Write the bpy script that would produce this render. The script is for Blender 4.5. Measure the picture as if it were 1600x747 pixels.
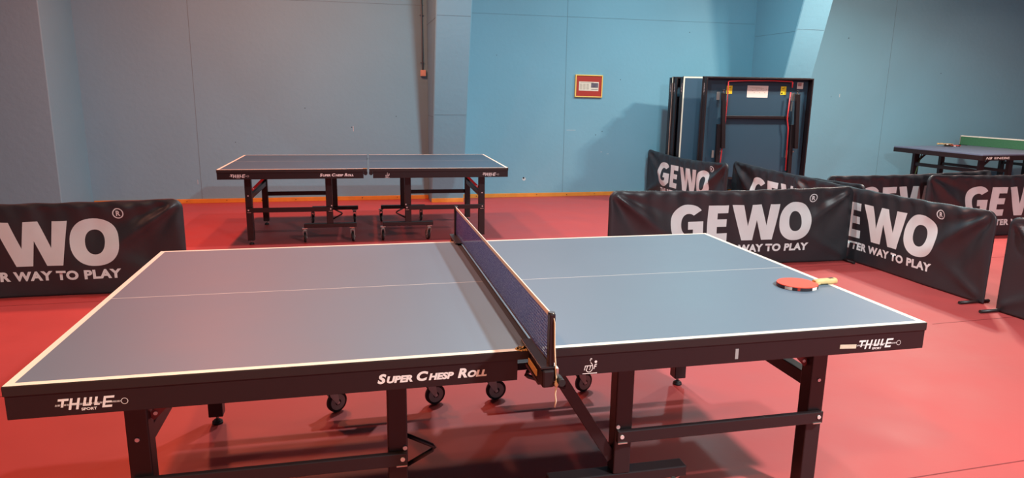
import bpy, bmesh, math, random
from mathutils import Vector, Matrix
random.seed(4)
S = bpy.context.scene
for o in list(bpy.data.objects): bpy.data.objects.remove(o)
COL = S.collection
PI = math.pi

# ------------------------------------------------------------------ camera
CAMP = dict(f=1080.92, yaw=0.227, pitch=0.209, roll=0.0148, loc=(-0.4954, -2.6112, 1.4968))
def make_camera():
    cy, sy = math.cos(CAMP['yaw']), math.sin(CAMP['yaw']); cp, sp = math.cos(CAMP['pitch']), math.sin(CAMP['pitch'])
    f = Vector((sy*cp, cy*cp, -sp)); r = Vector((cy, -sy, 0)); u = r.cross(f)
    c, s = math.cos(CAMP['roll']), math.sin(CAMP['roll'])
    r2 = c*r + s*u; u2 = -s*r + c*u
    cam = bpy.data.cameras.new('camera'); o = bpy.data.objects.new('camera', cam); COL.objects.link(o)
    cam.sensor_width = 36; cam.sensor_fit = 'HORIZONTAL'; cam.lens = CAMP['f']/1600*36
    cam.clip_start = 0.05; cam.clip_end = 100
    M = Matrix((r2, u2, -f)).transposed().to_4x4(); M.translation = Vector(CAMP['loc'])
    o.matrix_world = M
    S.camera = o
make_camera()

# ------------------------------------------------------------------ world, lamps, exposure
S.view_settings.view_transform = 'Standard'
S.view_settings.look = 'None'
S.view_settings.gamma = 1.0
S.view_settings.use_curve_mapping = False
S.view_settings.exposure = 0.0
W = bpy.data.worlds.new('world'); S.world = W; W.use_nodes = True
W.node_tree.nodes['Background'].inputs[0].default_value = (0.5, 0.45, 0.48, 1)
W.node_tree.nodes['Background'].inputs[1].default_value = 0.0
# ceiling lamps of the hall: (x, y, z, disc size, beam spread in degrees, watts, colour)
LAMPS = [
    (-1.9, 3.1, 4.0, 0.22, 180, 56, (1.0, 0.12, 0.06)),
    (-1.9, 4.6, 4.0, 0.22, 180, 122, (1.0, 0.22, 0.12)),
    (-0.6, 4.8, 4.0, 0.20, 180, 66, (1.0, 0.42, 0.24)),
    ( 1.0, 3.2, 4.0, 0.18, 180, 124, (0.96, 0.98, 1.0)),
    ( 3.5, 4.8, 4.0, 0.20, 180, 94, (0.55, 0.95, 1.0)),
    ( 6.4, 4.3, 4.0, 0.20, 180, 176, (1.0, 0.72, 0.58)),
    ( 6.1, 4.3, 4.0, 0.20, 140, 100, (0.85, 1.0, 0.95)),
    ( 9.5, 4.3, 4.0, 0.22, 140, 55, (1.0, 0.42, 0.32)),
    (-5.6, 1.5, 4.0, 0.22, 140, 48, (1.0, 0.40, 0.25)),
    (-1.9, -3.0, 4.0, 0.22, 140, 113, (1.0, 0.52, 0.20)),
    ( 2.6, -3.0, 4.0, 0.30, 180, 515, (0.92, 0.99, 1.0)),
    ( 6.4, -1.5, 4.0, 0.22, 140, 52, (1.0, 0.25, 0.12)),
]
for i, (x, y, z, sz, sp, p, c) in enumerate(LAMPS):
    l = bpy.data.lights.new('ceiling_lamp_light', 'AREA'); l.shape = 'DISK'; l.size = sz; l.spread = math.radians(sp)
    l.energy = p; l.color = c
    o = bpy.data.objects.new('ceiling_lamp_light', l); o.location = (x, y, z); COL.objects.link(o)

# ------------------------------------------------------------------ materials
def nt(name):
    m = bpy.data.materials.new(name); m.use_nodes = True
    return m, m.node_tree, m.node_tree.nodes['Principled BSDF']
def mat(name, col, rough=0.5, metal=0.0, spec=0.5, var=0.0, scale=8.0, bump=0.0, bscale=60.0, coat=0.0, rvar=0.0):
    m, t, b = nt(name)
    b.inputs['Base Color'].default_value = (*col, 1); b.inputs['Roughness'].default_value = rough
    b.inputs['Metallic'].default_value = metal; b.inputs['Specular IOR Level'].default_value = spec
    if coat: b.inputs['Coat Weight'].default_value = coat; b.inputs['Coat Roughness'].default_value = 0.2
    tc = t.nodes.new('ShaderNodeTexCoord')
    if var or rvar:
        n = t.nodes.new('ShaderNodeTexNoise'); n.inputs['Scale'].default_value = scale; n.inputs['Detail'].default_value = 6
        t.links.new(tc.outputs['Object'], n.inputs['Vector'])
    if var:
        mx = t.nodes.new('ShaderNodeMix'); mx.data_type = 'RGBA'
        mx.inputs[6].default_value = (*[c*(1-var) for c in col], 1); mx.inputs[7].default_value = (*[min(1, c*(1+var)) for c in col], 1)
        t.links.new(n.outputs['Fac'], mx.inputs[0]); t.links.new(mx.outputs[2], b.inputs['Base Color'])
    if rvar:
        mr = t.nodes.new('ShaderNodeMapRange'); mr.inputs[1].default_value = 0.3; mr.inputs[2].default_value = 0.7
        mr.inputs[3].default_value = rough-rvar; mr.inputs[4].default_value = rough+rvar
        t.links.new(n.outputs['Fac'], mr.inputs[0]); t.links.new(mr.outputs[0], b.inputs['Roughness'])
    if bump:
        n2 = t.nodes.new('ShaderNodeTexNoise'); n2.inputs['Scale'].default_value = bscale; n2.inputs['Detail'].default_value = 4
        t.links.new(tc.outputs['Object'], n2.inputs['Vector'])
        bp = t.nodes.new('ShaderNodeBump'); bp.inputs['Strength'].default_value = bump; bp.inputs['Distance'].default_value = 0.01
        t.links.new(n2.outputs['Fac'], bp.inputs['Height']); t.links.new(bp.outputs['Normal'], b.inputs['Normal'])
    return m
M = {}
M['wall'] = mat('blue_wall_paint', (0.168, 0.385, 0.495), 0.6, spec=0.3, var=0.07, scale=1.2, bump=0.25, bscale=18)
M['seam'] = mat('wall_seam_line', (0.12, 0.24, 0.30), 0.8)  # darker blue for the thin joint lines on wall and columns
M['hole'] = mat('dark_drill_hole', (0.015, 0.02, 0.025), 0.9)
M['plaster'] = mat('bare_plaster', (0.5, 0.6, 0.62), 0.8)
M['ceiling'] = mat('ceiling_board', (0.42, 0.40, 0.40), 0.9)
M['floor'] = mat('red_vinyl_floor', (0.395, 0.055, 0.053), 0.55, spec=0.5, var=0.10, scale=2.5, rvar=0.06, bump=0.04, bscale=25)
M['floorseam'] = mat('vinyl_seam', (0.16, 0.012, 0.014), 0.6)
M['wood_trim'] = mat('varnished_pine', (0.62, 0.26, 0.035), 0.45, var=0.25, scale=9)
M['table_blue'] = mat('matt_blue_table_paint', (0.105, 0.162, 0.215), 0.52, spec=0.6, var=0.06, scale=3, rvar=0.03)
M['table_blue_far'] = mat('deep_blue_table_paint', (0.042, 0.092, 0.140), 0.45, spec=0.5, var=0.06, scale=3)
M['line_white'] = mat('white_line_paint', (0.80, 0.76, 0.62), 0.5)
M['line_thin'] = mat('thin_white_line_paint', (0.60, 0.60, 0.56), 0.5)
M['black'] = mat('black_lacquered_board', (0.015, 0.007, 0.008), 0.45, spec=0.4)
M['black_edge'] = mat('black_board_edge', (0.020, 0.011, 0.011), 0.55, spec=0.4)
M['steel_black'] = mat('black_powder_coated_steel', (0.014, 0.008, 0.009), 0.38, spec=0.5)
M['rubber'] = mat('black_rubber', (0.012, 0.012, 0.013), 0.6)
M['wheel_grey'] = mat('grey_wheel_plastic', (0.34, 0.30, 0.28), 0.5)
M['fork'] = mat('grey_fork_steel', (0.52, 0.45, 0.42), 0.45, metal=0.2)
M['zinc'] = mat('zinc_plated_steel', (0.62, 0.58, 0.52), 0.35, metal=0.9)
M['bolt'] = mat('bright_bolt_steel', (0.75, 0.70, 0.68), 0.4, metal=0.5)
M['red_paint'] = mat('red_painted_rod', (0.55, 0.030, 0.035), 0.4)
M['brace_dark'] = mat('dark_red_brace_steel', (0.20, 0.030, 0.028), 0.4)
M['decal'] = mat('silver_white_decal', (0.72, 0.68, 0.66), 0.5)
M['decal_dim'] = mat('worn_decal', (0.42, 0.40, 0.39), 0.6)
M['tape_grey'] = mat('grey_tape', (0.30, 0.29, 0.29), 0.6)
M['tape_beige'] = mat('beige_tape', (0.55, 0.48, 0.36), 0.7, var=0.25, scale=60)
M['chipboard'] = mat('bare_chipboard', (0.55, 0.33, 0.12), 0.9, var=0.3, scale=150)
M['cloth'] = mat('black_polyester_cover', (0.023, 0.026, 0.031), 0.42, spec=0.55, var=0.2, scale=5, bump=0.25, bscale=9)
M['print'] = mat('silver_white_print', (0.68, 0.80, 0.80), 0.55, var=0.12, scale=4)
M['printw'] = mat('white_print', (0.74, 0.84, 0.84), 0.55)
M['wood_light'] = mat('pale_blade_wood', (0.62, 0.45, 0.20), 0.5, var=0.25, scale=30)
M['rubber_red'] = mat('red_bat_rubber', (0.72, 0.075, 0.035), 0.5)
M['edge_tape'] = mat('bat_edge_tape', (0.02, 0.015, 0.02), 0.5)
M['net_green'] = mat('green_net_mesh', (0.045, 0.16, 0.075), 0.8, var=0.2, scale=40)
M['net_white'] = mat('white_net_tape', (0.82, 0.76, 0.64), 0.7)
M['cord'] = mat('beige_cord', (0.70, 0.56, 0.38), 0.8)
M['frame_yellow'] = mat('yellow_wood_frame', (0.78, 0.55, 0.14), 0.5)
M['mat_red'] = mat('red_mount_card', (0.38, 0.026, 0.015), 0.6)
M['paper'] = mat('newsprint_paper', (0.70, 0.66, 0.55), 0.8)
M['ink'] = mat('newsprint_ink', (0.35, 0.32, 0.25), 0.8)
M['photo_dark'] = mat('newsprint_photo', (0.10, 0.09, 0.12), 0.8, var=0.9, scale=25)
M['box_cream'] = mat('cream_plastic', (0.68, 0.50, 0.42), 0.5)
M['yellow'] = mat('yellow_warning_label', (0.85, 0.70, 0.03), 0.5)
M['label_white'] = mat('white_paper_label', (0.72, 0.66, 0.60), 0.6)
M['label_pink'] = mat('faded_pink_print', (0.45, 0.25, 0.24), 0.7)
M['under_blue'] = mat('blue_painted_underside', (0.026, 0.060, 0.092), 0.45, var=0.08, scale=4)
M['enebe_top'] = mat('blue_grey_table_paint', (0.13, 0.16, 0.24), 0.35)
M['conduit'] = mat('blue_painted_conduit', (0.11, 0.20, 0.26), 0.5)
M['pole_green'] = mat('green_pole', (0.06, 0.15, 0.05), 0.5)

def net_material():
    m, t, b = nt('blue_net_mesh')
    b.inputs['Roughness'].default_value = 0.8
    tc = t.nodes.new('ShaderNodeTexCoord')
    n = t.nodes.new('ShaderNodeTexNoise'); n.inputs['Scale'].default_value = 230; n.inputs['Detail'].default_value = 2
    t.links.new(tc.outputs['Object'], n.inputs['Vector'])
    cr = t.nodes.new('ShaderNodeValToRGB'); e = cr.color_ramp.elements
    e[0].position = 0.46; e[0].color = (0.018, 0.034, 0.34, 1); e[1].position = 0.80; e[1].color = (0.45, 0.55, 1.0, 1)
    t.links.new(n.outputs['Fac'], cr.inputs[0]); t.links.new(cr.outputs[0], b.inputs['Base Color'])
    # woven holes: small regular openings in the mesh
    mp = t.nodes.new('ShaderNodeMapping'); t.links.new(tc.outputs['Object'], mp.inputs['Vector'])
    mp.inputs['Scale'].default_value = (1, 1, 1)
    sx = t.nodes.new('ShaderNodeSeparateXYZ'); t.links.new(mp.outputs[0], sx.inputs[0])
    def wave(sock):
        a = t.nodes.new('ShaderNodeMath'); a.operation = 'MULTIPLY'; a.inputs[1].default_value = 100.0; t.links.new(sock, a.inputs[0])
        f = t.nodes.new('ShaderNodeMath'); f.operation = 'FRACT'; t.links.new(a.outputs[0], f.inputs[0])
        g = t.nodes.new('ShaderNodeMath'); g.operation = 'GREATER_THAN'; g.inputs[1].default_value = 0.42; t.links.new(f.outputs[0], g.inputs[0])
        return g.outputs[0]
    mm = t.nodes.new('ShaderNodeMath'); mm.operation = 'MULTIPLY'; t.links.new(wave(sx.outputs['Y']), mm.inputs[0]); t.links.new(wave(sx.outputs['Z']), mm.inputs[1])
    al = t.nodes.new('ShaderNodeMath'); al.operation = 'MULTIPLY_ADD'; al.inputs[1].default_value = -0.30; al.inputs[2].default_value = 1.0
    t.links.new(mm.outputs[0], al.inputs[0]); t.links.new(al.outputs[0], b.inputs['Alpha'])
    return m
M['net_blue'] = net_material()

# ------------------------------------------------------------------ mesh helpers
class MB:
    """collects shapes, becomes one mesh object"""
    def __init__(self): self.bm = bmesh.new(); self.mats = []
    def mi(self, m):
        if m not in self.mats: self.mats.append(m)
        return self.mats.index(m)
    def face(self, vs, m):
        f = self.bm.faces.new([self.bm.verts.new(v) for v in vs]); f.material_index = self.mi(m); return f
    def box(self, c, s, m, rot=None, bev=0.0):
        mx = Matrix.Translation(Vector(c))
        if rot is not None: mx = mx @ rot.to_4x4()
        mx = mx @ Matrix.Diagonal((s[0], s[1], s[2], 1))
        r = bmesh.ops.create_cube(self.bm, size=1.0, matrix=mx)
        vs = r['verts']; fs = {f for v in vs for f in v.link_faces}
        i = self.mi(m)
        for f in fs: f.material_index = i
        if bev:
            es = {e for v in vs for e in v.link_edges}
            br = bmesh.ops.bevel(self.bm, geom=list(es), offset=bev, segments=2, profile=0.5, affect='EDGES')
            for f in br['faces']: f.material_index = i
        return self
    def bar(self, a, b, w, h, m, up=(0, 0, 1), bev=0.0):
        a = Vector(a); b = Vector(b); d = (b-a); L = d.length; d.normalize()
        u = Vector(up); s = d.cross(u)
        if s.length < 1e-4: u = Vector((0, 1, 0)); s = d.cross(u)
        s.normalize(); u = s.cross(d)
        R = Matrix((d, s, u)).transposed()
        return self.box((a+b)/2, (L, w, h), m, R, bev)
    def cyl(self, a, b, r, m, n=16, r2=None, cap=True):
        a = Vector(a); b = Vector(b); d = b-a
        q = d.to_track_quat('Z', 'Y').to_matrix().to_4x4()
        mx = Matrix.Translation((a+b)/2) @ q
        res = bmesh.ops.create_cone(self.bm, cap_ends=cap, segments=n, radius1=r, radius2=r if r2 is None else r2, depth=d.length, matrix=mx)
        i = self.mi(m)
        for f in {f for v in res['verts'] for f in v.link_faces}:
            f.material_index = i
            if len(f.verts) == 4: f.smooth = True
        return self
    def tube(self, pts, r, m, n=10):
        pts = [Vector(p) for p in pts]; rings = []; i = self.mi(m)
        for k, p in enumerate(pts):
            t = (pts[min(k+1, len(pts)-1)]-pts[max(k-1, 0)]).normalized()
            s = t.cross(Vector((0.13, 0.37, 0.92)));
            if s.length < 1e-3: s = t.cross(Vector((1, 0, 0)))
            s.normalize(); u = s.cross(t)
            rings.append([self.bm.verts.new(p+(s*math.cos(2*PI*j/n)+u*math.sin(2*PI*j/n))*r) for j in range(n)])
        for A, B in zip(rings, rings[1:]):
            for j in range(n):
                f = self.bm.faces.new((A[j], A[(j+1) % n], B[(j+1) % n], B[j])); f.material_index = i; f.smooth = True
        for rr in (rings[0], rings[-1]): 
            f = self.bm.faces.new(rr); f.material_index = i
        return self
    def lathe(self, prof, m, c=(0, 0, 0), n=24, axis='Z'):
        i = self.mi(m); rings = []
        for r, z in prof:
            ring = []
            for j in range(n):
                a = 2*PI*j/n; p = Vector((r*math.cos(a), r*math.sin(a), z))
                if axis == 'Y': p = Vector((p.x, p.z, p.y))
                ring.append(self.bm.verts.new(p+Vector(c)))
            rings.append(ring)
        for A, B in zip(rings, rings[1:]):
            for j in range(n):
                f = self.bm.faces.new((A[j], A[(j+1) % n], B[(j+1) % n], B[j])); f.material_index = i; f.smooth = True
        for ring in (rings[0], rings[-1]):
            f = self.bm.faces.new(ring); f.material_index = i
        return self
    def poly(self, loops, m, fn):
        """flat shape with holes: loops of 2D points, first the outline; fn maps (u,v)->3D"""
        me = fill2d(loops); self.add2d(me, m, fn)
        return self
    def add2d(self, tris, m, fn):
        i = self.mi(m); vs, fs = tris
        V = [self.bm.verts.new(fn(x, y)) for x, y in vs]
        for f in fs:
            try: g = self.bm.faces.new([V[k] for k in f]); g.material_index = i
            except ValueError: pass
    def build(self, name, parent=None, loc=(0, 0, 0), rotz=0.0, recalc=True):
        if recalc: bmesh.ops.recalc_face_normals(self.bm, faces=self.bm.faces)
        me = bpy.data.meshes.new(name); self.bm.to_mesh(me); self.bm.free()
        for m in self.mats: me.materials.append(M[m])
        o = bpy.data.objects.new(name, me); COL.objects.link(o)
        o.location = loc; o.rotation_euler = (0, 0, rotz)
        if parent: o.parent = parent
        return o

def fill2d(loops):
    cu = bpy.data.curves.new('tmp', 'CURVE'); cu.dimensions = '2D'; cu.fill_mode = 'BOTH'
    for lp in loops:
        sp = cu.splines.new('POLY'); sp.points.add(len(lp)-1); sp.use_cyclic_u = True
        for p, q in zip(sp.points, lp): p.co = (q[0], q[1], 0, 1)
    return curve2d(cu)
def curve2d(cu):
    o = bpy.data.objects.new('tmp', cu); COL.objects.link(o)
    dg = bpy.context.evaluated_depsgraph_get(); ev = o.evaluated_get(dg); me = ev.to_mesh()
    vs = [(v.co.x, v.co.y) for v in me.vertices]; fs = [tuple(p.vertices) for p in me.polygons]
    ev.to_mesh_clear(); bpy.data.objects.remove(o); bpy.data.curves.remove(cu)
    return vs, fs
def text2d(body, size, shear=0.0, bold=0.0, space=1.0, width=None, align='LEFT', height=None):
    cu = bpy.data.curves.new('tmp', 'FONT'); cu.body = body; cu.size = size; cu.shear = shear; cu.offset = bold
    cu.space_character = space; cu.fill_mode = 'BOTH'; cu.resolution_u = 4; cu.align_x = 'LEFT'
    vs, fs = curve2d(cu)
    x0 = min(v[0] for v in vs); x1 = max(v[0] for v in vs); y0 = min(v[1] for v in vs); y1 = max(v[1] for v in vs)
    kx = width/(x1-x0) if width else 1.0; ky = height/(y1-y0) if height else (kx if width else 1.0)
    yb = y0 if height else 0
    return [((x-x0)*kx, (y-yb)*ky) for x, y in vs], fs
def ellipse(cx, cy, rx, ry, n=40, a0=0, a1=2*PI, p=2.0):
    out = []
    for k in range(n):
        a = a0+(a1-a0)*k/(n if abs(a1-a0-2*PI) < 1e-6 else n-1)
        c, s = math.cos(a), math.sin(a)
        out.append((cx+rx*math.copysign(abs(c)**(2/p), c), cy+ry*math.copysign(abs(s)**(2/p), s)))
    return out
def off(vs_fs, dx, dy):
    vs, fs = vs_fs; return [(x+dx, y+dy) for x, y in vs], fs

def empty(name, loc, rotz=0.0):
    o = bpy.data.objects.new(name, None); COL.objects.link(o); o.location = loc; o.rotation_euler = (0, 0, rotz)
    o.empty_display_size = 0.1; return o
def tag(o, label, cat, group=None):
    o['label'] = label; o['category'] = cat
    if group: o['group'] = group
    return o
def struct(o): o['kind'] = 'structure'; return o
def copy_tree(o, parent=None):
    c = o.copy(); COL.objects.link(c)
    if parent: c.parent = parent
    for ch in list(o.children): copy_tree(ch, c)
    return c

# ------------------------------------------------------------------ the hall
YB = 7.15; XL, XR, YF, ZC = -7.5, 12.5, -7.0, 4.6
b = MB(); b.box(((XL+XR)/2, (YF+YB)/2, -0.05), (XR-XL+0.4, YB-YF+0.4, 0.1), 'floor')
b.bar((0.2, -0.56, 0.0005), (6.0, -0.36, 0.0005), 0.005, 0.001, 'floorseam')
b.bar((3.3, 1.11, 0.0005), (12.0, 1.41, 0.0005), 0.005, 0.001, 'floorseam')
b.bar((-7.0, 1.0, 0.0005), (0.0, 1.03, 0.0005), 0.004, 0.001, 'floorseam')
b.bar((-7.0, 2.6, 0.0005), (12.0, 2.75, 0.0005), 0.004, 0.001, 'floorseam')
struct(b.build('floor'))
b = MB(); b.box(((XL+XR)/2, (YF+YB)/2, ZC+0.05), (XR-XL+0.4, YB-YF+0.4, 0.1), 'ceiling'); struct(b.build('ceiling'))

def wall_back():
    b = MB()
    b.box(((XL+XR)/2, YB+0.1, ZC/2), (XR-XL+0.4, 0.2, ZC), 'wall')
    y = YB-0.0008
    for x in (-2.46, 2.514, 7.9):   # panel joints
        b.box((x, y, ZC/2), (0.006, 0.002, ZC), 'seam')
    for z, x0, x1 in ((2.62, -3.7, 0.5), (2.55, 0.99, 5.45)):
        b.box(((x0+x1)/2, y, z), (x1-x0, 0.002, 0.005), 'seam')
    for (x, z, r) in ((1.919, 0.277, 0.014), (0.19, 0.33, 0.010), (-1.1, 1.25, 0.006), (3.0, 0.9, 0.006), (3.35, 1.70, 0.006), (-0.5, 1.0, 0.007), (3.1, 0.95, 0.006),
                      (-2.0, 0.8, 0.005), (0.1, 1.15, 0.006), (4.4, 2.4, 0.006), (1.5, 2.0, 0.005), (6.3, 1.6, 0.006), (6.9, 1.5, 0.006), (7.1, 2.4, 0.007), (8.9, 1.9, 0.006)):
        b.cyl((x, YB+0.001, z), (x, YB-0.0012, z), r, 'hole', 10)
    b.cyl((1.925, YB, 0.262), (1.925, YB-0.001, 0.262), 0.026, 'plaster', 12)
    for (x, z, w, h) in ((2.62, 0.97, 0.14, 0.004), (3.2, 0.62, 0.03, 0.004), (-2.5, 0.28, 0.004, 0.06), (7.05, 1.52, 0.01, 0.05), (3.1, 0.65, 0.02, 0.006), (-0.48, 0.98, 0.008, 0.07)):
        b.box((x, YB-0.0006, z), (w, 0.002, h), 'plaster')
    return struct(b.build('wall_back'))
wall_back()
b = MB(); b.box((XL-0.1, (YF+YB)/2, ZC/2), (0.2, YB-YF+0.4, ZC), 'wall'); struct(b.build('wall_left'))
b = MB(); b.box((XR+0.1, (YF+YB)/2, ZC/2), (0.2, YB-YF+0.4, ZC), 'wall'); struct(b.build('wall_right'))
b = MB(); b.box(((XL+XR)/2, YF-0.1, ZC/2), (XR-XL+0.4, 0.2, ZC), 'wall'); struct(b.build('wall_front'))

def column(x0, x1, name, d0=0.33, k=0.29):
    """portal-frame column against the back wall, deeper towards the top"""
    b = MB(); zs = [0, ZC]
    n = 24; c = 0.012
    prev = None; i = b.mi('wall')
    for z in (0.0, ZC):
        yf = YB-(d0+k*z)
        ring = [b.bm.verts.new(p) for p in ((x0, YB+0.02, z), (x0, yf+c, z), (x0+c, yf, z), (x1-c, yf, z), (x1, yf+c, z), (x1, YB+0.02, z))]
        if prev:
            for j in range(6):
                f = b.bm.faces.new((prev[j], prev[(j+1) % 6], ring[(j+1) % 6], ring[j])); f.material_index = i
        else: pass
        f = b.bm.faces.new(ring); f.material_index = i
        prev = ring
    for z in (1.20, 2.40):          # pour joints
        yf = YB-(d0+k*z)
        b.box(((x0+x1)/2, yf-0.0005, z), (x1-x0-0.03, 0.003, 0.005), 'seam')
        b.box((x0-0.0003, (yf+YB)/2, z-0.03), (0.003, YB-yf-0.03, 0.005), 'seam')
    return struct(b.build(name))
column(0.535, 0.978, 'trim_1')
column(5.467, 5.917, 'trim_2')
b = MB(); b.box(((XL-3.77)/2, (6.21+YB)/2, ZC/2), (-3.77-XL, YB-6.21+0.04, ZC), 'wall', bev=0.01)
struct(b.build('trim_3'))

def baseboards():
    def board(p0, p1, name):
        b = MB(); p0 = Vector(p0); p1 = Vector(p1); d = (p1-p0).normalized()
        b.bar((*p0, 0.028), (*p1, 0.028), 0.02, 0.056, 'wood_trim', bev=0.003)
        for k in range(int((p1-p0).length/0.45)):
            q = p0+d*(0.2+0.45*k+0.05*random.random()); nrm = Vector((d.y, -d.x))
            c = q+nrm*0.0095
            b.cyl((c.x, c.y, 0.03+random.uniform(-.012, .012)), (c.x+nrm.x*0.0012, c.y+nrm.y*0.0012, 0.03), 0.006, 'hole', 8)
        return struct(b.build(name))
    y = YB-0.012
    board((-3.75, y), (0.53, y), 'baseboard_back'); board((0.98, y), (5.46, y), 'baseboard_back_middle'); board((5.92, y), (XR, y), 'baseboard_back_right')
    board((0.535, YB-0.36), (0.978, YB-0.36), 'baseboard_column')
    board((XL, 6.195), (-3.77, 6.195), 'baseboard_back_left')
baseboards()

# ------------------------------------------------------------------ table-tennis tables
LX, PX, LY = 1.137, 0.385, 0.525      # leg, post and row positions of the undercarriage
def tabletop(s, worn=False, blue='table_blue'):
    b = MB(); x0, x1, ym, zt, th = 0.010, 1.37, 0.7625, 0.76, 0.027
    xs = [x0, 1.348, x1-0.002]; ys = [-ym+0.002, -ym+0.022, -0.0018, 0.0018, ym-0.022, ym-0.002]
    for i in range(2):
        for j in range(5):
            m = 'line_white' if (i == 1 or j in (0, 4)) else ('line_thin' if j == 2 else blue)
            b.face([(s*xs[i], ys[j], zt), (s*xs[i+1], ys[j], zt), (s*xs[i+1], ys[j+1], zt), (s*xs[i], ys[j+1], zt)], m)
    # slab edge and underside
    b.box((s*(x0+x1)/2, 0, zt-0.0008-th/2), (x1-x0, 2*ym, th), 'black_edge', bev=0.002)
    b.box((s*(x0+x1)/2, 0, zt-th-0.002), (x1-x0-0.03, 2*ym-0.03, 0.004), 'under_blue')
    if worn:   # broken corner with bare chipboard
        rnd = random.Random(3)
        for k in range(16):
            b.box((s*(0.014+rnd.random()*0.03), -ym+0.004+rnd.random()*0.02, zt+0.001), (0.012*rnd.random()+0.004, 0.010*rnd.random()+0.004, 0.004), 'chipboard', Matrix.Rotation(rnd.random()*3, 3, 'Z'))
    return b
def logo_thule(b, fn, w=0.16):
    """slanted open block letters threaded by a dashed line that ends in a ring, small word below"""
    k = w/0.16; sh = 0.22; t_ = 0.0060
    def quad(x0, z0, x1, z1, lift=0, m='decal'):
        b.poly([[((x+sh*z)*k, z*k) for x, z in ((x0, z0), (x1, z0), (x1, z1), (x0, z1))]], m, lambda u, v: fn(u, v, lift))
    H = 0.031
    quad(0.000, H-t_, 0.025, H); quad(0.009, 0.008, 0.009+t_, H-t_)                               # T
    quad(0.028, 0.000, 0.028+t_, H); quad(0.045, 0.000, 0.045+t_, H); quad(0.034, 0.013, 0.045, 0.018)   # H
    quad(0.060, 0.008, 0.060+t_, H); quad(0.073, 0.008, 0.073+t_, H); quad(0.066, 0.008, 0.073, 0.0125)  # U
    quad(0.086, 0.008, 0.086+t_, H); quad(0.092, 0.008, 0.099, 0.0125)                            # L
    quad(0.106, 0.000, 0.106+t_, H); quad(0.112, H-t_, 0.131, H); quad(0.112, 0.000, 0.129, t_); quad(0.112, 0.013, 0.126, 0.0175)  # E
    for q in range(46):
        x = -0.004+q*0.00333
        quad(x, 0.0115, x+0.0013, 0.0165, 1, 'decal')
    b.poly([ellipse(0.160*k, 0.0135*k, 0.0085*k, 0.0085*k, 28), ellipse(0.160*k, 0.0135*k, 0.0073*k, 0.0073*k, 28)], 'decal', fn)
    t = text2d('SPORT', 0.012*k, bold=0.0004, width=0.036*k, height=0.0075*k); b.add2d(off(t, 0.058*k, -0.004*k), 'decal', lambda u, v: fn(u, v, 2))
def logo_ittf(b, fn):
    t = text2d('ITT', 0.02, shear=0.3, bold=0.0004, width=0.026, height=0.015); b.add2d(off(t, 0.004, 0.012), 'decal', fn)
    t = text2d('F', 0.02, shear=0.3, bold=0.0004, width=0.011, height=0.016); b.add2d(off(t, 0.034, 0.014), 'decal', fn)
    arc = ellipse(0.020, 0.021, 0.0125, 0.0165, 22, -2.7, 1.1); arc += [(0.021, 0.043), (0.0245, 0.050), (0.029, 0.048), (0.0265, 0.043)]
    inner = ellipse(0.020, 0.021, 0.0103, 0.0142, 22, 1.1, -2.7)
    b.poly([arc+[(0.0255, 0.0425), (0.027, 0.0465), (0.0248, 0.0472), (0.0235, 0.043)]+inner], 'decal', lambda u, v: fn(u, v, 1))
    b.poly([ellipse(0.041, 0.037, 0.0042, 0.0042, 16)], 'decal', fn)
    b.poly([[(0, 0.0), (0.046, 0.0), (0.046, 0.0025), (0, 0.0025)]], 'decal', fn)
def logo_super(b, fn):
    x = 0.0
    for big, small in (('S', 'UPER'), ('C', 'HESP'), ('R', 'OLL')):
        t = text2d(big, 0.045, shear=0.22, bold=0.0021, height=0.031); w = max(v[0] for v in t[0])
        b.add2d(off(t, x, 0), 'decal', fn); x += w+0.001
        t = text2d(small, 0.033, shear=0.22, bold=0.0018, height=0.0225); w = max(v[0] for v in t[0])
        b.add2d(off(t, x, 0), 'decal', fn); x += w+0.012
    return x
def apron(s, marks):
    """board frame below the top; the near board carries the maker's marks"""
    b = MB(); z0, z1 = 0.668, 0.735; x0, x1, ym = 0.045, 1.3675, 0.7590
    for yy in (-1, 1): b.box((s*(x0+x1)/2, yy*(ym-0.009), (z0+z1)/2), (x1-x0, 0.018, z1-z0), 'black', bev=0.0015)
    b.box((s*(x1-0.009), 0, (z0+z1)/2), (0.018, 2*ym-0.036, z1-z0), 'black', bev=0.0015)
    def at(u0, z):
        def fn(u, v, lift=0): return (u0+u, -ym-0.0006-0.0002*lift, z+v)
        return fn
    if marks:
        if s < 0:
            logo_thule(b, at(-1.255, 0.684)); 
            vs = MB(); w = logo_super(vs, at(0, 0)); vs.bm.free()
            k = 0.312/(w-0.012)
            logo_super(b, lambda u, v, l=0: (-0.449+u*k, -ym-0.0006, 0.689+v*min(k, 1.05)))
        else:
            logo_thule(b, at(1.108, 0.681)); logo_ittf(b, at(0.156, 0.6705))
            if marks == 'tape':
                b.box((0.667, -ym-0.0005, 0.698), (0.011, 0.001, 0.034), 'tape_grey'); 
                b.box((1.073, -ym-0.0005, 0.694), (0.062, 0.001, 0.0135), 'tape_beige', Matrix.Rotation(0.05, 3, 'Y'))
    return b
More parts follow.
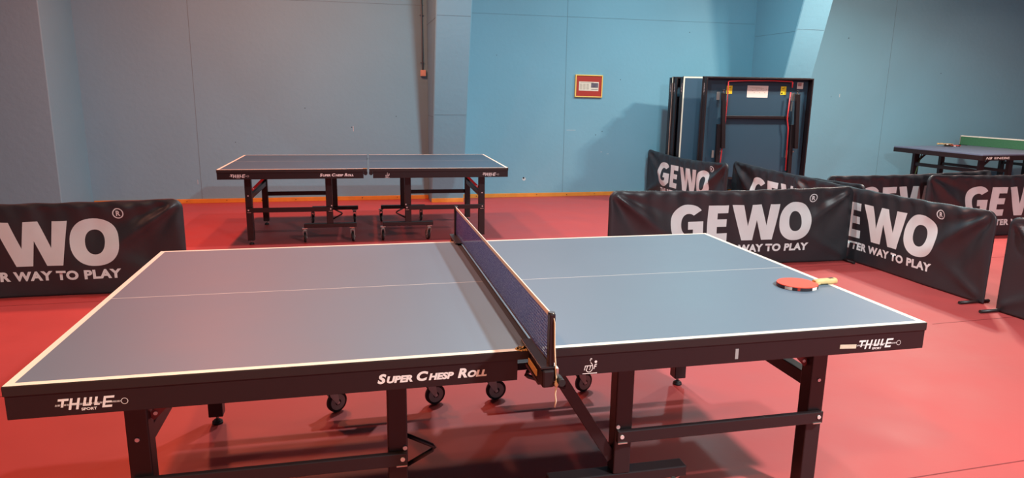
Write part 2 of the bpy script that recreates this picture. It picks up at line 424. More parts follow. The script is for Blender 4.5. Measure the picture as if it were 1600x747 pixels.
def caster(parent, x, y, ang, brake=False, ztop=0.153):
    R = Matrix.Rotation(ang, 3, 'Z')
    def p(a, bb, c): v = R @ Vector((a, bb, 0)); return (x+v.x, y+v.y, c)
    b = MB(); m = 'wheel_grey'
    b.box((x, y, ztop-0.004), (0.05, 0.05, 0.008), 'zinc', R); b.cyl((x, y, ztop-0.008), (x, y, ztop-0.03), 0.016, m, 14)
    for q in (-1, 1):
        i = b.mi('fork')
        P = [(-0.020, ztop-0.022), (0.022, ztop-0.022), (0.034, 0.045), (0.024, 0.040), (-0.012, 0.09)]
        A = [b.bm.verts.new(p(u, q*0.0145, z)) for u, z in P]; B = [b.bm.verts.new(p(u, q*0.0175, z)) for u, z in P]
        b.bm.faces.new(A).material_index = i; b.bm.faces.new(B).material_index = i
        for k in range(5): b.bm.faces.new((A[k], A[(k+1) % 5], B[(k+1) % 5], B[k])).material_index = i
    b.box(p(0.0, 0, ztop-0.026), (0.042, 0.034, 0.006), m, R)
    b.cyl(p(0.029, -0.021, 0.0515), p(0.029, 0.021, 0.0515), 0.006, 'bolt', 10)
    if brake: b.box(p(-0.034, 0, ztop-0.035), (0.035, 0.022, 0.005), 'zinc', R @ Matrix.Rotation(0.3, 3, 'Y'))
    f = b.build('caster', parent)
    w = MB(); r = 0.0505; c = Vector(p(0.029, 0, 0.0515)); ax = R @ Vector((0, 1, 0))
    def disc(h, rad, mm, r2=None): w.cyl(c-ax*h, c+ax*h, rad, mm, 28, r2)
    disc(0.0085, r, 'rubber'); disc(0.0115, r*0.9, 'rubber'); disc(0.0125, r*0.76, 'wheel_grey'); disc(0.0135, r*0.3, 'rubber')
    w.build('wheel', f)
    return f
def leg(parent, s, yy):
    b = MB(); x = s*LX; y = yy*LY
    b.box((x, y, 0.372), (0.062, 0.060, 0.66), 'steel_black', bev=0.004)
    o = b.build('leg', parent)
    f = MB(); f.cyl((x, y, 0.0), (x, y, 0.012), 0.024, 'rubber', 18, 0.022); f.cyl((x, y, 0.012), (x, y, 0.020), 0.022, 'rubber', 18, 0.012); f.cyl((x, y, 0.02), (x, y, 0.05), 0.007, 'zinc', 12)
    f.build('levelling_foot', o)
    t = MB(); t.cyl((x+s*0.002, y+yy*0.029, 0.484), (x+s*0.002, y+yy*0.0335, 0.484), 0.0065, 'bolt', 12); t.build('bolt', o)
    return o
def post(parent, s, yy):
    b = MB(); x = s*PX; y = yy*LY
    b.box((x, y, 0.449), (0.062, 0.060, 0.506), 'steel_black', bev=0.004)
    o = b.build('post', parent)
    t = MB(); t.cyl((x-s*0.022, y+yy*0.028, 0.376), (x-s*0.022, y+yy*0.036, 0.376), 0.0070, 'bolt', 12); t.build('bolt', o)
    return o
def rail(parent, s, yy):
    b = MB(); y = yy*0.5655
    b.box((s*0.758, y, 0.344), (0.802, 0.019, 0.045), 'steel_black', bev=0.003)
    o = b.build('side_rail', parent)
    for x in (0.372, 1.140):
        t = MB(); t.cyl((s*x, y+yy*0.0085, 0.347), (s*x, y+yy*0.0135, 0.347), 0.0072, 'bolt', 12); t.build('bolt', o)
    for x in (0.375, 1.135):
        t = MB(); t.box((s*x, y+yy*0.0105, 0.3235), (0.034, 0.004, 0.004), 'zinc'); t.build('spring_clip', o)
    return o
def make_table(root, marks, arm=False, wheel_angle=0.5, worn=True):
    for s in (-1, 1):
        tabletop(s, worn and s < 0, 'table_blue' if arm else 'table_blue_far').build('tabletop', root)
        apron(s, marks).build('apron', root)
        b = MB()                                    # bar that ties the two end legs
        b.box((s*LX, 0, 0.468), (0.045, 2*LY-0.060, 0.052), 'steel_black', bev=0.003)
        b.build('cross_bar', root)
        b = MB(); b.box((s*PX, 0, 0.62), (0.04, 2*LY-0.060, 0.04), 'steel_black', bev=0.003); b.build('cross_bar', root)
        for yy in (-1, 1):
            leg(root, s, yy); post(root, s, yy); rail(root, s, yy)
            b = MB(); b.bar((s*(LX-0.031), yy*(LY-0.005), 0.535), (s*(LX-0.165), yy*(LY-0.005), 0.668), 0.004, 0.024, 'brace_dark' if arm else 'red_paint')
            b.box((s*(LX-0.17), yy*(LY-0.005), 0.695), (0.04, 0.04, 0.07), 'steel_black')
            o = b.build('folding_brace', root)
            t = MB(); t.cyl((s*(LX-0.045), yy*(LY-0.005)-0.006, 0.549), (s*(LX-0.045), yy*(LY-0.005)+0.006, 0.549), 0.006, 'bolt', 10); t.build('bolt', o)
            b = MB(); b.box((s*0.382, yy*LY, 0.176), (0.508, 0.058, 0.040), 'steel_black', bev=0.004); b.build('caster_bar', root)
            for k, x in enumerate((0.15, 0.612)):
                a = wheel_angle + (0.25*k - 0.1*yy*s)
                caster(root, s*x - 0.02, yy*LY, a, brake=(k == 1 and yy > 0))
            if yy < 0 and not (arm and s > 0):
                b = MB(); q = s*(PX-0.031); y = yy*LY
                dz = 0 if arm else -0.06
                b.tube([(q, y, 0.402+dz), (q-s*0.082, y, 0.358+dz), (q-s*0.088, y, 0.350+dz), (q-s*0.082, y, 0.342+dz), (q, y, 0.298+dz)], 0.0075, 'steel_black')
                b.build('lock_handle', root)
        for yy in (-1, 1):                          # clips where the halves meet
            if arm: continue                        # the net clamps sit there on the near table
            b = MB(); b.cyl((s*0.026, yy*0.758, 0.716), (s*0.026, yy*0.70, 0.716), 0.019, 'steel_black', 16); b.box((s*0.026, yy*0.73, 0.727), (0.03, 0.06, 0.012), 'steel_black')
            b.build('clip', root)
    if arm:
        b = MB(); y = -LY+0.0
        b.bar((0.356, y, 0.245), (0.118, y, 0.625), 0.040, 0.022, 'steel_black', up=(0, 1, 0), bev=0.002)
        b.bar((0.118, y, 0.625), (0.118, y, 0.736), 0.020, 0.030, 'steel_black', up=(0, 1, 0), bev=0.002)
        o = b.build('folding_arm', root)
        b = MB(); b.tube([(0.172, y-0.014, 0.531), (0.045, y-0.014, 0.580), (0.038, y-0.014, 0.586), (0.041, y-0.014, 0.594), (0.075, y-0.014, 0.618)], 0.0075, 'steel_black'); b.build('release_handle', o)
        b = MB(); b.box((0.0, -0.60, 0.700), (0.14, 0.05, 0.05), 'steel_black', bev=0.003); b.build('latch_block', root)
        b = MB(); b.box((0.0, 0, 0.742), (0.0195, 1.50, 0.030), 'rubber'); b.build('gap_shade_filler', root)  # added black filler, stands in for the shade in the gap between halves

near = empty('table_tennis_table', (0, 0, 0))
tag(near, 'large blue table tennis table in the foreground with a net and a red bat', 'table', 'blue table tennis tables set up for play')
make_table(near, 'tape', arm=True, wheel_angle=0.25)
far = empty('table_tennis_table', (-0.3413, 4.9117, 0), -0.0227)
tag(far, 'blue table tennis table without a net, standing back near the wall', 'table', 'blue table tennis tables set up for play')
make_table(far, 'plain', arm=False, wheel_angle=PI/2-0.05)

# ------------------------------------------------------------------ net on the foreground table
def make_net():
    XN = 0.014
    r = tag(empty('table_tennis_net', (XN, 0, 0.762)), 'dark blue net with white top tape clamped across the foreground table', 'net')
    i = None
    b = MB(); n = 60
    rows = [0.006, 0.04, 0.075, 0.11, 0.140]
    P = [[b.bm.verts.new((0.0015*math.sin(j*0.9+z*30), -0.885+1.77*j/n, z)) for j in range(n+1)] for z in rows]
    mi = b.mi('net_blue')
    for A, B in zip(P, P[1:]):
        for j in range(n): 
            f = b.bm.faces.new((A[j], A[j+1], B[j+1], B[j])); f.material_index = mi; f.smooth = True
    b.build('mesh', r)
    b = MB(); b.box((0, 0, 0.1445), (0.005, 1.785, 0.0135), 'net_white', bev=0.0015); b.build('top_tape', r)
    b = MB(); b.tube([(0, -0.885+1.77*k/20, 0.006) for k in range(21)], 0.0022, 'black'); b.build('bottom_cord', r)
    for s in (-1, 1):
        b = MB(); b.box((0, s*0.896, 0.070), (0.016, 0.026, 0.168), 'steel_black', bev=0.003); b.cyl((0, s*0.896, 0.150), (0, s*0.896, 0.156), 0.009, 'steel_black', 12)
        b.build('net_post', r)
        b = MB()
        b.box((-0.012, s*0.80, 0.003), (0.042, 0.23, 0.006), 'steel_black', bev=0.002)
        b.box((-0.010, s*0.848, -0.028), (0.034, 0.140, 0.052), 'black', bev=0.006)
        b.box((0.014, s*0.84, -0.02), (0.006, 0.16, 0.045), 'zinc')
        b.box((-0.012, s*0.80, -0.058), (0.03, 0.14, 0.010), 'steel_black')
        b.box((-0.033, s*0.83, -0.025), (0.003, 0.09, 0.018), 'chipboard')
        o = b.build('clamp', r)
        t = MB(); t.cyl((0.020, s*0.905, -0.03), (0.020, s*0.945, -0.03), 0.010, 'rubber', 14); t.build('clamp_screw', o)
    b = MB()
    b.tube([(0, -0.875, 0.150), (0.002, -0.905, 0.153), (0.004, -0.912, 0.13), (0.006, -0.913, 0.06), (0.010, -0.915, 0.0), (0.012, -0.922, -0.04), (0.008, -0.924, -0.07), (0.011, -0.923, -0.09), (0.007, -0.925, -0.108)], 0.0022, 'cord')
    b.lathe([(0.001, -0.062), (0.005, -0.056), (0.006, -0.05), (0.004, -0.042), (0.001, -0.038)], 'cord', (0.011, -0.923, 0.010), 10)
    b.build('tension_cord', r)
make_net()

# ------------------------------------------------------------------ bats
def paddle(loc, ang, label, rub='rubber_red', name='table_tennis_bat', group=None):
    r = tag(empty(name, loc, ang), label, 'bat', group)
    # outline: blade centred at origin, handle along +x
    def outline(k, n=44):
        pts = []
        for j in range(n):
            a = 0.42+(2*PI-0.84)*j/(n-1)
            pts.append((0.079*k*math.cos(a), 0.075*k*math.sin(a)))
        return pts
    def slab(b, pts, z0, z1, m):
        i = b.mi(m); A = [b.bm.verts.new((x, y, z0)) for x, y in pts]; B = [b.bm.verts.new((x, y, z1)) for x, y in pts]
        b.bm.faces.new(A).material_index = i; b.bm.faces.new(B).material_index = i; n = len(pts)
        for k in range(n): b.bm.faces.new((A[k], A[(k+1) % n], B[(k+1) % n], B[k])).material_index = i
    b = MB(); slab(b, outline(1.0)+[(0.086, -0.016), (0.10, -0.0135), (0.10, 0.0135), (0.086, 0.016)], 0.0045, 0.0105, 'wood_light'); b.build('blade', r)
    b = MB(); slab(b, outline(0.995), 0.0, 0.0045, 'rubber'); b.build('lower_rubber', r)
    b = MB(); slab(b, outline(0.995), 0.0105, 0.0150, rub); b.build('upper_rubber', r)
    b = MB(); o1 = outline(1.006)
    i = b.mi('edge_tape'); j2 = b.mi('label_white'); j3 = b.mi('mat_red')
    A = [b.bm.verts.new((x, y, 0.0008)) for x, y in o1]; B = [b.bm.verts.new((x, y, 0.0125)) for x, y in o1]
    for k in range(len(o1)-1):
        f = b.bm.faces.new((A[k], A[k+1], B[k+1], B[k])); f.material_index = j2 if k % 11 in (2, 3, 4) else (j3 if k % 11 in (7,) else i)
    b.build('edge_tape', r)
    b = MB(); i = b.mi('wood_light'); rings = []
    for x, w, h in ((0.078, 0.012, 0.007), (0.090, 0.0135, 0.0105), (0.115, 0.0125, 0.0115), (0.145, 0.0130, 0.0115), (0.165, 0.0155, 0.012), (0.178, 0.0165, 0.012), (0.181, 0.013, 0.009)):
        rings.append([b.bm.verts.new((x, w*math.copysign(abs(math.cos(a))**0.7, math.cos(a)), 0.0125+h*math.copysign(abs(math.sin(a))**0.7, math.sin(a)))) for a in [2*PI*q/16 for q in range(16)]])
    for P, Q in zip(rings, rings[1:]):
        for q in range(16):
            f = b.bm.faces.new((P[q], P[(q+1) % 16], Q[(q+1) % 16], Q[q])); f.material_index = i; f.smooth = True
    b.bm.faces.new(rings[0]).material_index = i; b.bm.faces.new(rings[-1]).material_index = i
    o = b.build('handle', r)
    b = MB(); b.box((0.158, 0.0, 0.0243), (0.022, 0.012, 0.001), 'edge_tape'); b.build('lens_badge', o)
    return r
paddle((1.205, -0.285, 0.7605), 0.06, 'red bat with pale wooden handle lying on the right end of the foreground table')

# ------------------------------------------------------------------ court barriers
BW, BH = 2.34, 0.695
def letter_shapes():
    L = []
    # G
    o = ellipse(0.165, 0.3925, 0.165, 0.1785, 40, 0.72, 2*PI-0.62, 2.3)
    o = [p for p in o]
    oi = ellipse(0.172, 0.3925, 0.076, 0.095, 30, 2*PI-1.15, 0.95, 2.2)
    g = o + [(0.316, 0.270), (0.316, 0.415), (0.165, 0.415), (0.165, 0.345), (0.215, 0.345), (0.215, 0.302)] + oi
    L.append([g])
    # E
    L.append([[(0.353, 0.226), (0.550, 0.226), (0.550, 0.300), (0.447, 0.300), (0.447, 0.360), (0.540, 0.360), (0.540, 0.430), (0.447, 0.430), (0.447, 0.487), (0.550, 0.487), (0.550, 0.560), (0.353, 0.560)]])
    # W
    x = 0.585
    L.append([[(x, 0.560), (x+0.104, 0.560), (x+0.166, 0.360), (x+0.192, 0.560), (x+0.283, 0.560), (x+0.352, 0.360), (x+0.372, 0.560), (x+0.470, 0.560), (x+0.418, 0.226), (x+0.312, 0.226), (x+0.247, 0.415), (x+0.222, 0.226), (x+0.116, 0.226)]])
    # O
    L.append([ellipse(1.222, 0.393, 0.163, 0.178, 48, p=2.25), ellipse(1.222, 0.393, 0.066, 0.092, 36, p=2.2)])
    # (R)
    L.append([ellipse(1.393, 0.603, 0.039, 0.040, 32), ellipse(1.393, 0.603, 0.031, 0.032, 32)])
    return L
def split_grid(vs, fs, step):
    bm = bmesh.new(); V = [bm.verts.new((x, y, 0)) for x, y in vs]
    for f in fs:
        try: bm.faces.new([V[k] for k in f])
        except ValueError: pass
    for ax in (0, 1):
        lo = min(v[ax] for v in vs); hi = max(v[ax] for v in vs); k = math.floor(lo/step)+1
        while k*step < hi:
            co = [0, 0, 0]; no = [0, 0, 0]; co[ax] = k*step; no[ax] = 1
            bmesh.ops.bisect_plane(bm, geom=bm.verts[:]+bm.edges[:]+bm.faces[:], plane_co=co, plane_no=no, dist=1e-6); k += 1
    bm.verts.index_update()
    out = [(v.co.x, v.co.y) for v in bm.verts], [tuple(v.index for v in f.verts) for f in bm.faces]
    bm.free(); return out
PRINT = None
def barrier_print():
    global PRINT
    if PRINT is None:
        a = []
        for lp in letter_shapes(): a.append(('print', split_grid(*fill2d(lp), 0.03)))
        t = text2d('R', 0.05, bold=0.0016, height=0.040); w = max(v[0] for v in t[0]); a.append(('printw', off(t, 1.394-w/2, 0.583)))
        t = text2d('THE BETTER WAY TO PLAY', 0.09, bold=0.0044, space=1.08, width=1.315, height=0.072); a.append(('printw', split_grid(*off(t, 0.062, 0.115), 0.03)))
        PRINT = a
    return PRINT
def barrier(x, y, ang, label, seed=0, w=BW, tu=0.535, sag=0.02, h=BH, fa=0.155, fb=0.155):
    r = tag(empty('court_barrier', (x, y, 0), ang), label, 'barrier', 'printed black court barriers')
    rnd = random.Random(seed)
    amp = [rnd.uniform(0.6, 1.2) for _ in range(8)]; ph = [rnd.uniform(0, 6) for _ in range(8)]
    def ridge(u, v, u0, v0, ang, L, wd):
        dx, dy = u-u0, v-v0; c, s_ = math.cos(ang), math.sin(ang); t = dx*c+dy*s_; n = -dx*s_+dy*c
        if t < 0: return 0
        wd2 = wd*(0.35+t/L); return math.exp(-(n/wd2)**2)*math.exp(-(t/L)**2)*min(1, t/0.06)
    def fold(u, v):
        e = min(u, w-u, v+0.05, h-v)
        k = max(0.0, min(1.0, e/0.05))
        d = 0
        d += 0.016*amp[0]*ridge(u, v, 0.02, h-0.02, -0.62, 0.75, 0.055) - 0.010*amp[1]*ridge(u, v, 0.02, h-0.02, -1.0, 0.5, 0.06) - 0.009*ridge(u, v, 0.02, h-0.02, -0.33, 0.6, 0.05)
        d += 0.016*amp[2]*ridge(u, v, w-0.02, h-0.02, PI+0.62, 0.75, 0.055) - 0.010*amp[3]*ridge(u, v, w-0.02, h-0.02, PI+1.0, 0.5, 0.06) - 0.009*ridge(u, v, w-0.02, h-0.02, PI+0.33, 0.6, 0.05)
        d += 0.008*amp[4]*ridge(u, v, w-0.02, 0.03, PI-0.5, 0.6, 0.06) + 0.008*amp[5]*ridge(u, v, 0.02, 0.03, 0.5, 0.6, 0.06)
        d += 0.0022*math.sin(u*19+ph[0]+3*math.sin(v*4+ph[1]))*(0.3+v/h) + 0.0016*math.sin(u*41+ph[2]+v*7)*(v/h)**3*2 + 0.003*math.sin(u*6+v*9+ph[3])
        return 2.0*d*k
    def thick(u, v):
        e = min(u, w-u, h-v); return 0.004+0.014*math.sqrt(max(0.0, min(1.0, e/0.03)))
    def warp(u, v):
        q = 4*u*(w-u)/(w*w)
        v2 = v - sag*q*(v/h)**2 - 0.003*(v/h)**4*math.sin(u*23+ph[4])*q
        return u, v2
    def inset(v):
        rr = 0.075; t = max(0.0, v-(h-rr)); return rr-math.sqrt(max(0.0, rr*rr-t*t))
    def P(u, v, side, lift=0.0):
        i0 = inset(v); uu = i0+(w-2*i0)*u/w
        a, c = warp(uu, v); y_ = side*(thick(u, v)+0.006) - side*0.006
        yy = -(thick(u, v)+fold(u, v)+lift) if side < 0 else (thick(u, v)+0.6*fold(w-u, v))
        return (a, yy, c+0.004)
    b = MB(); nu, nv = 150, 46; i = b.mi('cloth'); G = {}
    us = [w*k/nu for k in range(nu+1)]; vs = [h*(k/nv) for k in range(nv+1)]
    us[1:1] = [0.002, 0.006]; us[-1:-1] = [w-0.006, w-0.002]; vs[-1:-1] = [h-0.007, h-0.0025]
    for side in (-1, 1):
        g = [[b.bm.verts.new(P(u, v, side)) for u in us] for v in vs]; G[side] = g
        for r0, r1 in zip(g, g[1:]):
            for k in range(len(us)-1):
                f = b.bm.faces.new((r0[k], r0[k+1], r1[k+1], r1[k])); f.material_index = i; f.smooth = True
    def strip(A, B):
        for k in range(len(A)-1):
            f = b.bm.faces.new((A[k], A[k+1], B[k+1], B[k])); f.material_index = i; f.smooth = True
    strip(G[-1][0], G[1][0]); strip(G[-1][-1], G[1][-1])
    strip([q[0] for q in G[-1]], [q[0] for q in G[1]]); strip([q[-1] for q in G[-1]], [q[-1] for q in G[1]])
    bmesh.ops.recalc_face_normals(b.bm, faces=b.bm.faces)
    for m, (V, F) in barrier_print():
        b.add2d(([(tu-0.02+x_, y_) for x_, y_ in V], F), m, lambda u, v: P(u, v, -1, 0.0016))
    n0 = len(b.bm.faces)
    # prints face the viewer side
    for f in b.bm.faces:
        if f.material_index != i:
            f.smooth = True; f.normal_update()
            if f.normal.y > 0: f.normal_flip()
    b.build('fabric_cover', r, recalc=False)
    for u in (0.035, w-0.035):
        f = MB(); f.cyl((u, -fa, 0.0125), (u, fb, 0.0125), 0.0122, 'steel_black', 12)
        f.cyl((u, -fa-0.006, 0.0125), (u, -fa, 0.0125), 0.0125, 'rubber', 12); f.cyl((u, fb, 0.0125), (u, fb+0.006, 0.0125), 0.0125, 'rubber', 12)
        f.build('foot_bar', r)
    return r
barrier(-4.075, 2.85, 0.0, 'black printed barrier at the left edge of the photo, behind the foreground table', 1)
barrier(1.605, 2.85, 0.0, 'black printed barrier facing the viewer directly behind the right end of the foreground table', 2, w=2.38, tu=0.585)
barrier(4.005, 3.77, -PI/2+0.022, 'black printed barrier running diagonally towards the viewer, nearest behind the red bat', 3, tu=0.50, fa=0.18, fb=0.08)
barrier(4.02, 1.29, -PI/2+0.03, 'plain looking black barrier cut off by the right photo edge, nearest to the viewer', 4, fa=0.18)
barrier(3.825, 7.09, -PI/2+0.045, 'black printed barrier farthest back, end against the wall left of the folded tables', 5, w=2.14, tu=0.42, sag=0.045)
barrier(4.165, 5.25, -PI/2, 'black printed barrier right below the frontmost folded table, lower half of its lettering hidden', 6, tu=0.47, sag=0.03, fa=0.11)
barrier(4.29, 3.63, 0.135, 'black printed barrier whose lettering is cut between two others, below the green net table', 7, w=2.45, tu=0.45)
barrier(5.49, 3.585, 0.02, 'black printed barrier cut by the right photo edge, directly below the green net table', 8, fb=0.11)

# ------------------------------------------------------------------ folded tables stacked at the wall
def make_folded():
    """half a table stood on its inner edge; x along the end edge, underside towards -y; origin at floor, left corner"""
    r = empty('folded_table', (0, 0, 0)); Wd = 1.525; zt, zb = 1.742, 0.372
    b = MB(); b.box((Wd/2, 0.013, (zt+zb)/2), (Wd, 0.024, zt-zb), 'black_edge', bev=0.002)
    b.box((Wd/2, -0.0005, (zt+zb)/2), (Wd-0.06, 0.003, zt-zb-0.06), 'under_blue')
    y = 0.0255
    xs = [0.002, 0.022, Wd/2-0.0018, Wd/2+0.0018, Wd-0.022, Wd-0.002]; zs = [zb, zt-0.022, zt-0.002]
    for k in range(2):
        for j in range(5):
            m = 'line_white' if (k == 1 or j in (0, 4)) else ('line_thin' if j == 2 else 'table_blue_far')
            b.face([(xs[j], y, zs[k]), (xs[j+1], y, zs[k]), (xs[j+1], y, zs[k+1]), (xs[j], y, zs[k+1])], m)
    b.build('tabletop', r)
    b = MB()
    for x in (0.017, Wd-0.017): b.box((x, -0.0515, (zt+zb)/2), (0.018, 0.100, zt-zb-0.05), 'black', bev=0.0015)
    b.box((Wd/2, -0.0515, zt-0.017), (Wd-0.016, 0.100, 0.018), 'black', bev=0.0015)
    for s, x in ((-1, 0.0075), (1, Wd-0.0075)):
        for z0, body in ((1.66, 1), (0.60, 0)):
            if body: logo_thule(b, lambda u, v, l=0: (x+s*(0.0012+0.0002*l), -0.0515+v, z0-u), 0.15)
    b.build('apron', r)
    b = MB(); b.box((Wd/2, -0.03, 1.215), (0.98, 0.03, 0.036), 'steel_black', bev=0.003); b.build('cross_bar', r)
    for x0, s in ((0.26, -1), (1.31, 1)):
        b = MB(); b.bar((x0, -0.085, 1.53), (x0+0.045, -0.085, 0.80), 0.05, 0.055, 'steel_black', up=(0, 1, 0), bev=0.004); o = b.build('leg', r)
        f = MB(); f.cyl((x0-0.0015, -0.085, 1.53), (x0-0.003, -0.085, 1.56), 0.008, 'zinc', 10); f.cyl((x0-0.003, -0.085, 1.56), (x0-0.003, -0.085, 1.573), 0.022, 'rubber', 14); f.build('levelling_foot', o)
        b = MB(); b.bar((x0-0.015, -0.045, 1.12), (x0+0.005, -0.045, 0.24), 0.05, 0.05, 'steel_black', up=(0, 1, 0), bev=0.004); b.build('post', r)
        b = MB(); b.box((x0-0.055 if s < 0 else x0-0.045, -0.048, 1.49), (0.045, 0.004, 0.105), 'zinc'); b.build('bracket', r)
        b = MB(); b.box((x0-0.072 if s < 0 else x0-0.06, -0.049, 0.72), (0.03, 0.006, 0.10), 'zinc'); b.build('bracket', r)
        b = MB(); b.box((x0+0.02, -0.05, 0.755), (0.05, 0.012, 0.02), 'zinc'); b.build('bracket', r)
        if s > 0: b = MB(); b.bar((x0-0.055, -0.052, 1.43), (x0-0.06, -0.052, 1.30), 0.008, 0.035, 'zinc', up=(0, 1, 0)); b.build('bracket', r)
        b = MB(); b.box((x0, -0.06, 0.22), (0.30, 0.11, 0.04), 'steel_black', bev=0.004); b.build('caster_bar', r)
        for xx in (-0.12, 0.09): caster(r, x0+xx, -0.06, 0.1, ztop=0.20)
    b = MB()
    xa, xb = 0.322, 1.227
    b.tube([(0.290, -0.06, 0.45), (0.300, -0.06, 0.65), (0.318, -0.072, 1.06), (0.324, -0.074, 1.5), (0.322, -0.074, 1.675), (0.326, -0.074, 1.683), (0.6, -0.074, 1.694), (0.95, -0.074, 1.698), (1.222, -0.074, 1.692), (1.228, -0.074, 1.684), (1.230, -0.074, 1.61)], 0.0075, 'red_paint')
    b.tube([(1.212, -0.075, 1.55), (1.200, -0.072, 1.20), (1.232, -0.066, 1.07), (1.255, -0.06, 0.50)], 0.0085, 'red_paint')
    b.build('safety_rod', r)
    b = MB(); b.cyl((xa, -0.070, 1.60), (xa-0.01, -0.07, 1.25), 0.005, 'zinc', 10); b.build('gas_strut', r)
    for x in (0.377, 1.147):
        b = MB(); b.box((x, -0.0025, 1.572), (0.078, 0.002, 0.108), 'yellow'); b.poly([ellipse(x-0.02, 1.536, 0.012, 0.012, 16)], 'black', lambda u, v: (u, -0.0042, v))
        b.poly([[(x-0.02, 1.60), (x+0.02, 1.61), (x+0.02, 1.604), (x-0.02, 1.594)]], 'black', lambda u, v: (u, -0.0042, v)); b.build('warning_label', r)
    b = MB(); b.box((0.777, -0.0025, 1.553), (0.297, 0.002, 0.157), 'label_white', Matrix.Rotation(0.005, 3, 'Y'))
    rnd = random.Random(2)
    for k in range(3):
        b.box((0.72+0.03*k, -0.0036, 1.612-0.008*k), (0.17, 0.001, 0.003), 'ink')
    for k in range(10): b.box((0.68+0.025*k, -0.0036, 1.585-0.022*(k % 3)), (0.012, 0.001, 0.006), 'ink')
    b.build('instruction_sheet', r)
    b = MB(); b.box((1.382, -0.0025, 1.640), (0.088, 0.002, 0.085), 'label_white'); b.box((1.375, -0.0036, 1.655), (0.05, 0.001, 0.045), 'label_pink'); b.build('maker_label', r)
    return r
fold = make_folded()
FG = 'folded tables stored against the wall'
fold.location = (4.062, 6.0, 0); fold.rotation_euler.z = -math.radians(5)
tag(fold, 'frontmost folded table on edge, underside with red rod and yellow labels showing', 'folded table', FG)
for (x, y, turned, lab) in ((3.897, 6.26, True, 'folded table behind the frontmost one, its blue playing side with white line peeping out'),
                            (3.900, 6.545, False, 'folded table just left of the white line, only its dark upright edge showing'),
                            (3.925, 6.66, True, 'rearmost folded table closest to the wall, outermost dark edge on the left of the stack')):
    c = copy_tree(fold); a = math.radians(5)
    if turned: c.location = (x+1.525*math.cos(a), y-1.525*math.sin(a), 0); c.rotation_euler.z = PI-a
    else: c.location = (x, y, 0); c.rotation_euler.z = -a
    tag(c, lab, 'folded table', FG)

# ------------------------------------------------------------------ the far right table with a green net
def right_table():
    r = tag(empty('table_tennis_table', (9.185, 6.0, 0), 0.053), 'table tennis table with green net behind the barriers at the right photo edge', 'table', None)
    b = MB(); b.box((0, 0, 0.751), (2.74, 1.525, 0.018), 'enebe_top', bev=0.001); b.build('tabletop', r)
    b = MB()
    for yy in (-1, 1): b.box((0, yy*0.757, 0.710), (2.745, 0.016, 0.066), 'black', bev=0.001)
    for s in (-1, 1): b.box((s*1.364, 0, 0.710), (0.016, 1.50, 0.066), 'black', bev=0.001)
    t = text2d('ENEBE', 0.05, shear=0.0, bold=0.001, width=0.27, height=0.032); b.add2d(off(t, -1.165, 0.694), 'decal', lambda u, v: (u, -0.7662, v))
    t = text2d('NB', 0.05, shear=0.3, bold=0.001, width=0.11, height=0.034); b.add2d(off(t, -1.315, 0.693), 'decal', lambda u, v: (u, -0.7662, v))
    b.build('apron', r)
    for s in (-1, 1):
        for yy in (-1, 1):
            b = MB(); b.box((s*1.14, yy*0.56, 0.36), (0.075, 0.05, 0.68), 'steel_black', bev=0.003); o = b.build('leg', r)
            f = MB(); f.cyl((s*1.14, yy*0.56, 0), (s*1.14, yy*0.56, 0.022), 0.03, 'rubber', 14, 0.022); f.build('levelling_foot', o)
            b = MB(); b.box((s*0.62, yy*0.56, 0.43), (0.075, 0.05, 0.53), 'steel_black', bev=0.003); b.build('post', r)
            b = MB(); b.bar((s*1.11, yy*0.53, 0.55), (s*0.92, yy*0.53, 0.70), 0.02, 0.025, 'steel_black'); b.build('folding_brace', r)
            b = MB(); b.box((s*0.5, yy*0.56, 0.14), (0.62, 0.05, 0.05), 'steel_black', bev=0.003); b.build('caster_bar', r)
            for x in (0.24, 0.74): caster(r, s*x, yy*0.56, 1.2, ztop=0.115)
        b = MB(); b.box((s*1.14, 0, 0.50), (0.04, 1.07, 0.05), 'steel_black'); b.build('cross_bar', r)
        b = MB(); b.box((s*0.62, 0, 0.50), (0.04, 1.07, 0.04), 'steel_black'); b.build('cross_bar', r)
    b = MB(); b.tube([(-1.0, 0.63, 0.69), (-1.0, 0.63, 0.3)], 0.012, 'steel_black'); b.build('strut', r)
    b = MB(); b.tube([(-1.08, 0.50, 0.69), (-1.20, 0.50, 0.18)], 0.009, 'pole_green'); b.build('strut', r)
    n = tag(empty('table_tennis_net', (9.25, 6.003, 0.761), 0.053), 'green net with white top band on the table at the right photo edge', 'net')
    b = MB()
    i = b.mi('net_green')
    for z0, z1 in ((0.004, 0.075), (0.075, 0.142)):
        for k in range(30):
            y0, y1 = -0.88+1.76*k/30, -0.88+1.76*(k+1)/30
            b.face([(0, y0, z0), (0, y1, z0), (0, y1, z1), (0, y0, z1)], 'net_green')
    b.build('mesh', n, recalc=False)
    b = MB(); b.box((0, 0, 0.146), (0.006, 1.77, 0.018), 'net_white', bev=0.001); b.build('top_tape', n)
    for s in (-1, 1):
        b = MB(); b.box((0, s*0.885, 0.072), (0.014, 0.016, 0.166), 'zinc', bev=0.002); b.build('net_post', n)
        b = MB(); b.box((0, s*0.82, 0.003), (0.04, 0.14, 0.006), 'steel_black'); b.box((0, s*0.83, -0.05), (0.035, 0.12, 0.012), 'steel_black'); b.box((0, s*0.877, -0.022), (0.035, 0.014, 0.06), 'steel_black'); b.build('clamp', n)
right_table()
paddle((8.83, 6.60, 0.7605), PI-0.12, 'red sided bat lying on the far right table beside the green net', name='table_tennis_bat')
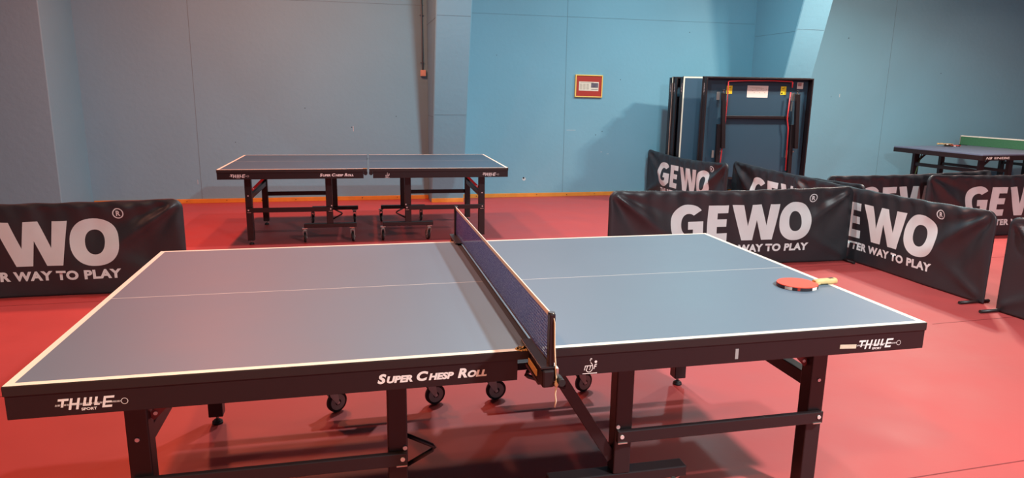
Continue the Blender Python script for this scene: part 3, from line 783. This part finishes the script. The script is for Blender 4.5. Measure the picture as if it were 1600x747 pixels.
paddle((8.66, 6.58, 0.788), PI-0.05, 'pale wooden bat resting across another bat on the far right table', rub='wood_light')

# ------------------------------------------------------------------ things on the wall
def picture():
    r = tag(empty('picture_frame', (2.862, YB, 1.60)), 'small yellow framed picture with red mount and newspaper cutting on the blue wall', 'picture')
    r.rotation_euler = (0, 0.008, 0)
    Wd, H = 0.415, 0.318
    b = MB()
    for s in (-1, 1):
        b.box((s*(Wd/2-0.008), -0.014, 0), (0.016, 0.028, H), 'frame_yellow', bev=0.002); b.box((0, -0.014, s*(H/2-0.008)), (Wd-0.032, 0.028, 0.016), 'frame_yellow', bev=0.002)
    b.build('frame', r)
    b = MB(); b.box((0, -0.008, 0), (Wd-0.03, 0.016, H-0.03), 'mat_red'); b.build('mount', r)
    b = MB(); b.box((0.0, -0.0165, -0.002), (0.30, 0.002, 0.128), 'paper', Matrix.Rotation(0.01, 3, 'Y'))
    for c in range(3):
        for k in range(8): b.box((-0.118+0.05*c+random.uniform(-.002, .002), -0.0178, 0.028-0.0105*k), (0.036, 0.001, 0.0045), 'ink')
    b.box((-0.03, -0.0178, 0.050), (0.20, 0.001, 0.006), 'ink')
    b.box((0.088, -0.0178, 0.012), (0.108, 0.001, 0.066), 'photo_dark'); b.box((0.088, -0.0178, -0.045), (0.10, 0.001, 0.008), 'photo_dark')
    b.build('cutting', r)
picture()
def switch():
    r = tag(empty('junction_box', (0.475, YB, 1.735)), 'small cream junction box with a conduit running up the wall beside the column', 'junction box')
    b = MB(); b.box((0, -0.022, 0), (0.075, 0.044, 0.082), 'box_cream', bev=0.005); b.box((0, -0.045, 0), (0.05, 0.003, 0.055), 'box_cream', bev=0.001); b.build('box', r)
    b = MB(); b.tube([(-0.006, -0.014, 0.036), (-0.010, -0.014, 0.5), (-0.020, -0.014, 1.4), (-0.022, -0.014, 2.8)], 0.010, 'conduit'); b.build('conduit', r)
    for z in (0.14, 0.76, 1.6):
        b = MB(); b.box((-0.010-0.004*z, -0.010, z), (0.05, 0.020, 0.012), 'conduit', bev=0.002); b.build('clip', r)
switch()
